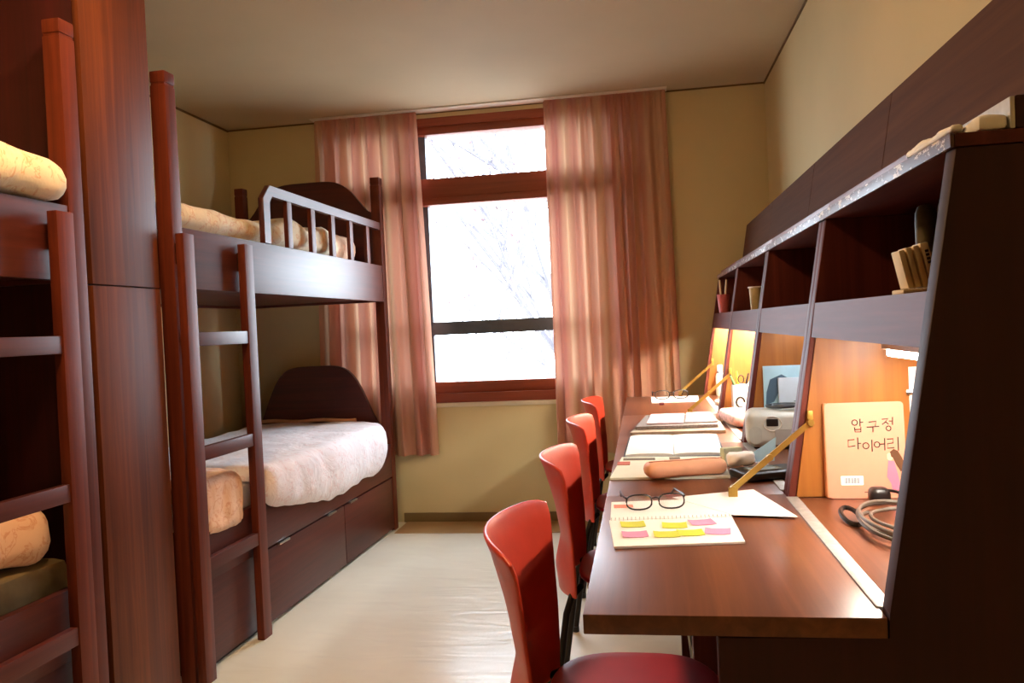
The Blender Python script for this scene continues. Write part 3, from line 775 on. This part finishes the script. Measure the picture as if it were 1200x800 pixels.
# far desk
bt = root('lotion_bottle', (.382, -.42, ZD), 0, 'small white bottle with grey collar in the farthest niche', 'bottle')
obj('body', lathe([(.021, 0), (.023, .01), (.023, .10), (.018, .115), (.012, .12)], 0, 0, .0005), PLASTER, bt); obj('cap', lathe([(.014, .12), (.014, .155), (.011, .16)], 0, 0, .0005), WHITE, bt); obj('collar', lathe([(.0155, .1195), (.0155, .126)], 0, 0, .0005), GREYM, bt)
for k, (cs, z, lab) in enumerate((([(.03, -.70), (.25, -.68), (.27, -.40), (.03, -.41)], .0008, 'white papers lying on the farthest desk under the glasses'),)):
    tag(obj('paper_sheet', sheet(cs, ZD+z, .003), WHITE), lab, 'paper')
o = obj('eraser', softbox(-.012, .012, -.02, .02, 0, .012, .003, .006), plain('eraser_maroon', (120, 60, 70), .5)); o.location = (.075, -.78, ZD+.0006); tag(o, 'small maroon eraser on the farthest desk', 'eraser')
o = obj('small_case', softbox(-.03, .03, -.05, .05, 0, .02, .008, .008), PLASTER); o.location = (.345, -.86, ZD+.003); tag(o, 'small white case below the white bottle on the farthest desk', 'case')
# shelf cups
pk = root('pencil_pot', (.385, -.72, 1.1645), 0, 'pink tapered pot holding pencils on the farthest upper shelf', 'pot')
obj('pot', lathe([(.021, 0), (.030, .085), (.031, .086)], 0, 0, 0), PINKCUP, pk)
for dx, t in ((-.01, -.004), (.006, .012)): obj('pencil', T([(dx, 0, .05), (dx+t, 0, .155)], .0045, 6), CREAM, pk)
cc = root('paper_cup', (.435, -1.45, 1.1645), 0, 'cream paper cup on the third upper shelf', 'cup')
obj('cup', lathe([(.020, 0), (.025, .085)], 0, 0, 0), plain('cup_cream', (206, 190, 140), .6), cc); obj('rim', T([(.0265*math.cos(2*PI*k/20), .0265*math.sin(2*PI*k/20), .087) for k in range(20)], .0035, 6, closed=True), WHITE, cc)

# ------------------------------------------------------------------ ceiling light behind the view
cf = root('ceiling_light', (-1.0, -3.1, H-.06), 0, 'warm fluorescent ceiling light above the room, outside the frame', 'ceiling light')
obj('housing', B(-.10, .10, -.45, .45, .022, .059), PLASTER, cf); obj('diffuser', softbox(-.085, .085, -.43, .43, -.012, .0215, .012, .04), CEILTUBE, cf)

# ------------------------------------------------------------------ outside: bare trees
BARK = plain('bark', (82, 78, 84), .9, 0, .2)
LEAF = plain('autumn_leaf', (122, 92, 92), .8, 0, .2)
def tree(loc, seed, label, hgt):
    rnd = random.Random(seed)
    r = root('tree', loc, 0, label, 'tree', 'bare trees outside the window')
    bm = bmesh.new(); leaves = bmesh.new()
    def grow(p, d, L, rad, lev):
        pts = [p]; rs = [rad]
        for k in range(5):
            d = (d+Vector((rnd.uniform(-.16, .16), rnd.uniform(-.16, .16), rnd.uniform(-.03, .12)))).normalized()
            p = p+d*L/5; pts.append(p); rs.append(rad*(1-.12*(k+1)))
            if lev < 3 and k > 0:
                for _ in range(1 if lev else 2):
                    dd = (d+Vector((rnd.uniform(-1, 1), rnd.uniform(-1, 1), rnd.uniform(-.2, .7)))).normalized()
                    grow(p, dd, L*rnd.uniform(.45, .65), rad*.45, lev+1)
            if lev == 3 and rnd.random() < .5:
                s = .05; n1 = Vector((rnd.uniform(-1, 1), rnd.uniform(-1, 1), rnd.uniform(-1, 1))).normalized(); n2 = n1.orthogonal().normalized()
                leaves.faces.new([leaves.verts.new(p+n1*s*a+n2*s*b*.6) for a, b in ((-1, 0), (0, -1), (1, 0), (0, 1))])
        tube(bm, pts, rs, 5)
    grow(Vector((0, 0, 0)), Vector((0, 0, 1)), hgt, .10, 0)
    obj('trunk', bm, BARK, r); lf = obj('leaves', leaves, LEAF, r, 'sparse reddish leaves', smooth=False); lf['kind'] = 'stuff'
tree((-1.9, 4.2, -2.4), 4, 'pale bare tree outside, left half of the window', 4.6)
tree((-.7, 5.2, -2.4), 12, 'pale bare tree outside, middle of the window, with sparse reddish leaves', 5)
tree((-.1, 6.2, -2.4), 21, 'pale bare tree outside, right half of the window', 5.2)
o = obj('ground_outside', B(-14, 14, .6, 30, -2.8, -2.4, bev=0), paint('pale_ground', (150, 146, 140))); setting(o)

# ------------------------------------------------------------------ daylight
w = bpy.data.worlds.new('World'); bpy.context.scene.world = w; w.use_nodes = True
nt = w.node_tree; bg = nt.nodes['Background']
bg.inputs[0].default_value = (.76, .88, 1.0, 1); bg.inputs[1].default_value = 9.0
for (x0, x1) in ((WX0, WX1),):
    ld = bpy.data.lights.new('window_portal', 'AREA'); ld.shape = 'RECTANGLE'; ld.size = x1-x0; ld.size_y = WZ1-WZ0
    ld.cycles.is_portal = True
    lo = bpy.data.objects.new('window_portal', ld); C.objects.link(lo); lo.location = ((x0+x1)/2, .16, (WZ0+WZ1)/2); lo.rotation_euler = (-PI/2, 0, 0)

# ------------------------------------------------------------------ camera
yaw, pitch, roll, cy, hc, f_ = 0.161124, 0.017897, -0.045914, -4.656490, 1.141985, 943.5412
cyw, syw, cp, sp = math.cos(yaw), math.sin(yaw), math.cos(pitch), math.sin(pitch)
F_ = Vector((-syw*cp, cyw*cp, -sp)); R_ = Vector((cyw, syw, 0)); U_ = R_.cross(F_)
cr, sr = math.cos(roll), math.sin(roll)
R2 = R_*cr+U_*sr; U2 = -R_*sr+U_*cr
cam = bpy.data.cameras.new('camera'); co = bpy.data.objects.new('camera', cam); C.objects.link(co)
cam.sensor_width = 36; cam.lens = f_/1200*36; cam.clip_start = .05
M = Matrix.Identity(4)
for i_ in range(3): M[i_][0] = R2[i_]; M[i_][1] = U2[i_]; M[i_][2] = -F_[i_]
M[0][3], M[1][3], M[2][3] = 0, cy, hc
co.matrix_world = M
sc = bpy.context.scene; sc.camera = co
sc.view_settings.view_transform = 'Standard'; sc.view_settings.look = 'None'; sc.view_settings.gamma = 1; sc.view_settings.use_curve_mapping = False
sc.view_settings.exposure = 1.42
sc.cycles.max_bounces = 10; sc.cycles.diffuse_bounces = 6; sc.cycles.transparent_max_bounces = 12
sc.cycles.caustics_reflective = False; sc.cycles.caustics_refractive = False
sc.cycles.sample_clamp_indirect = 6
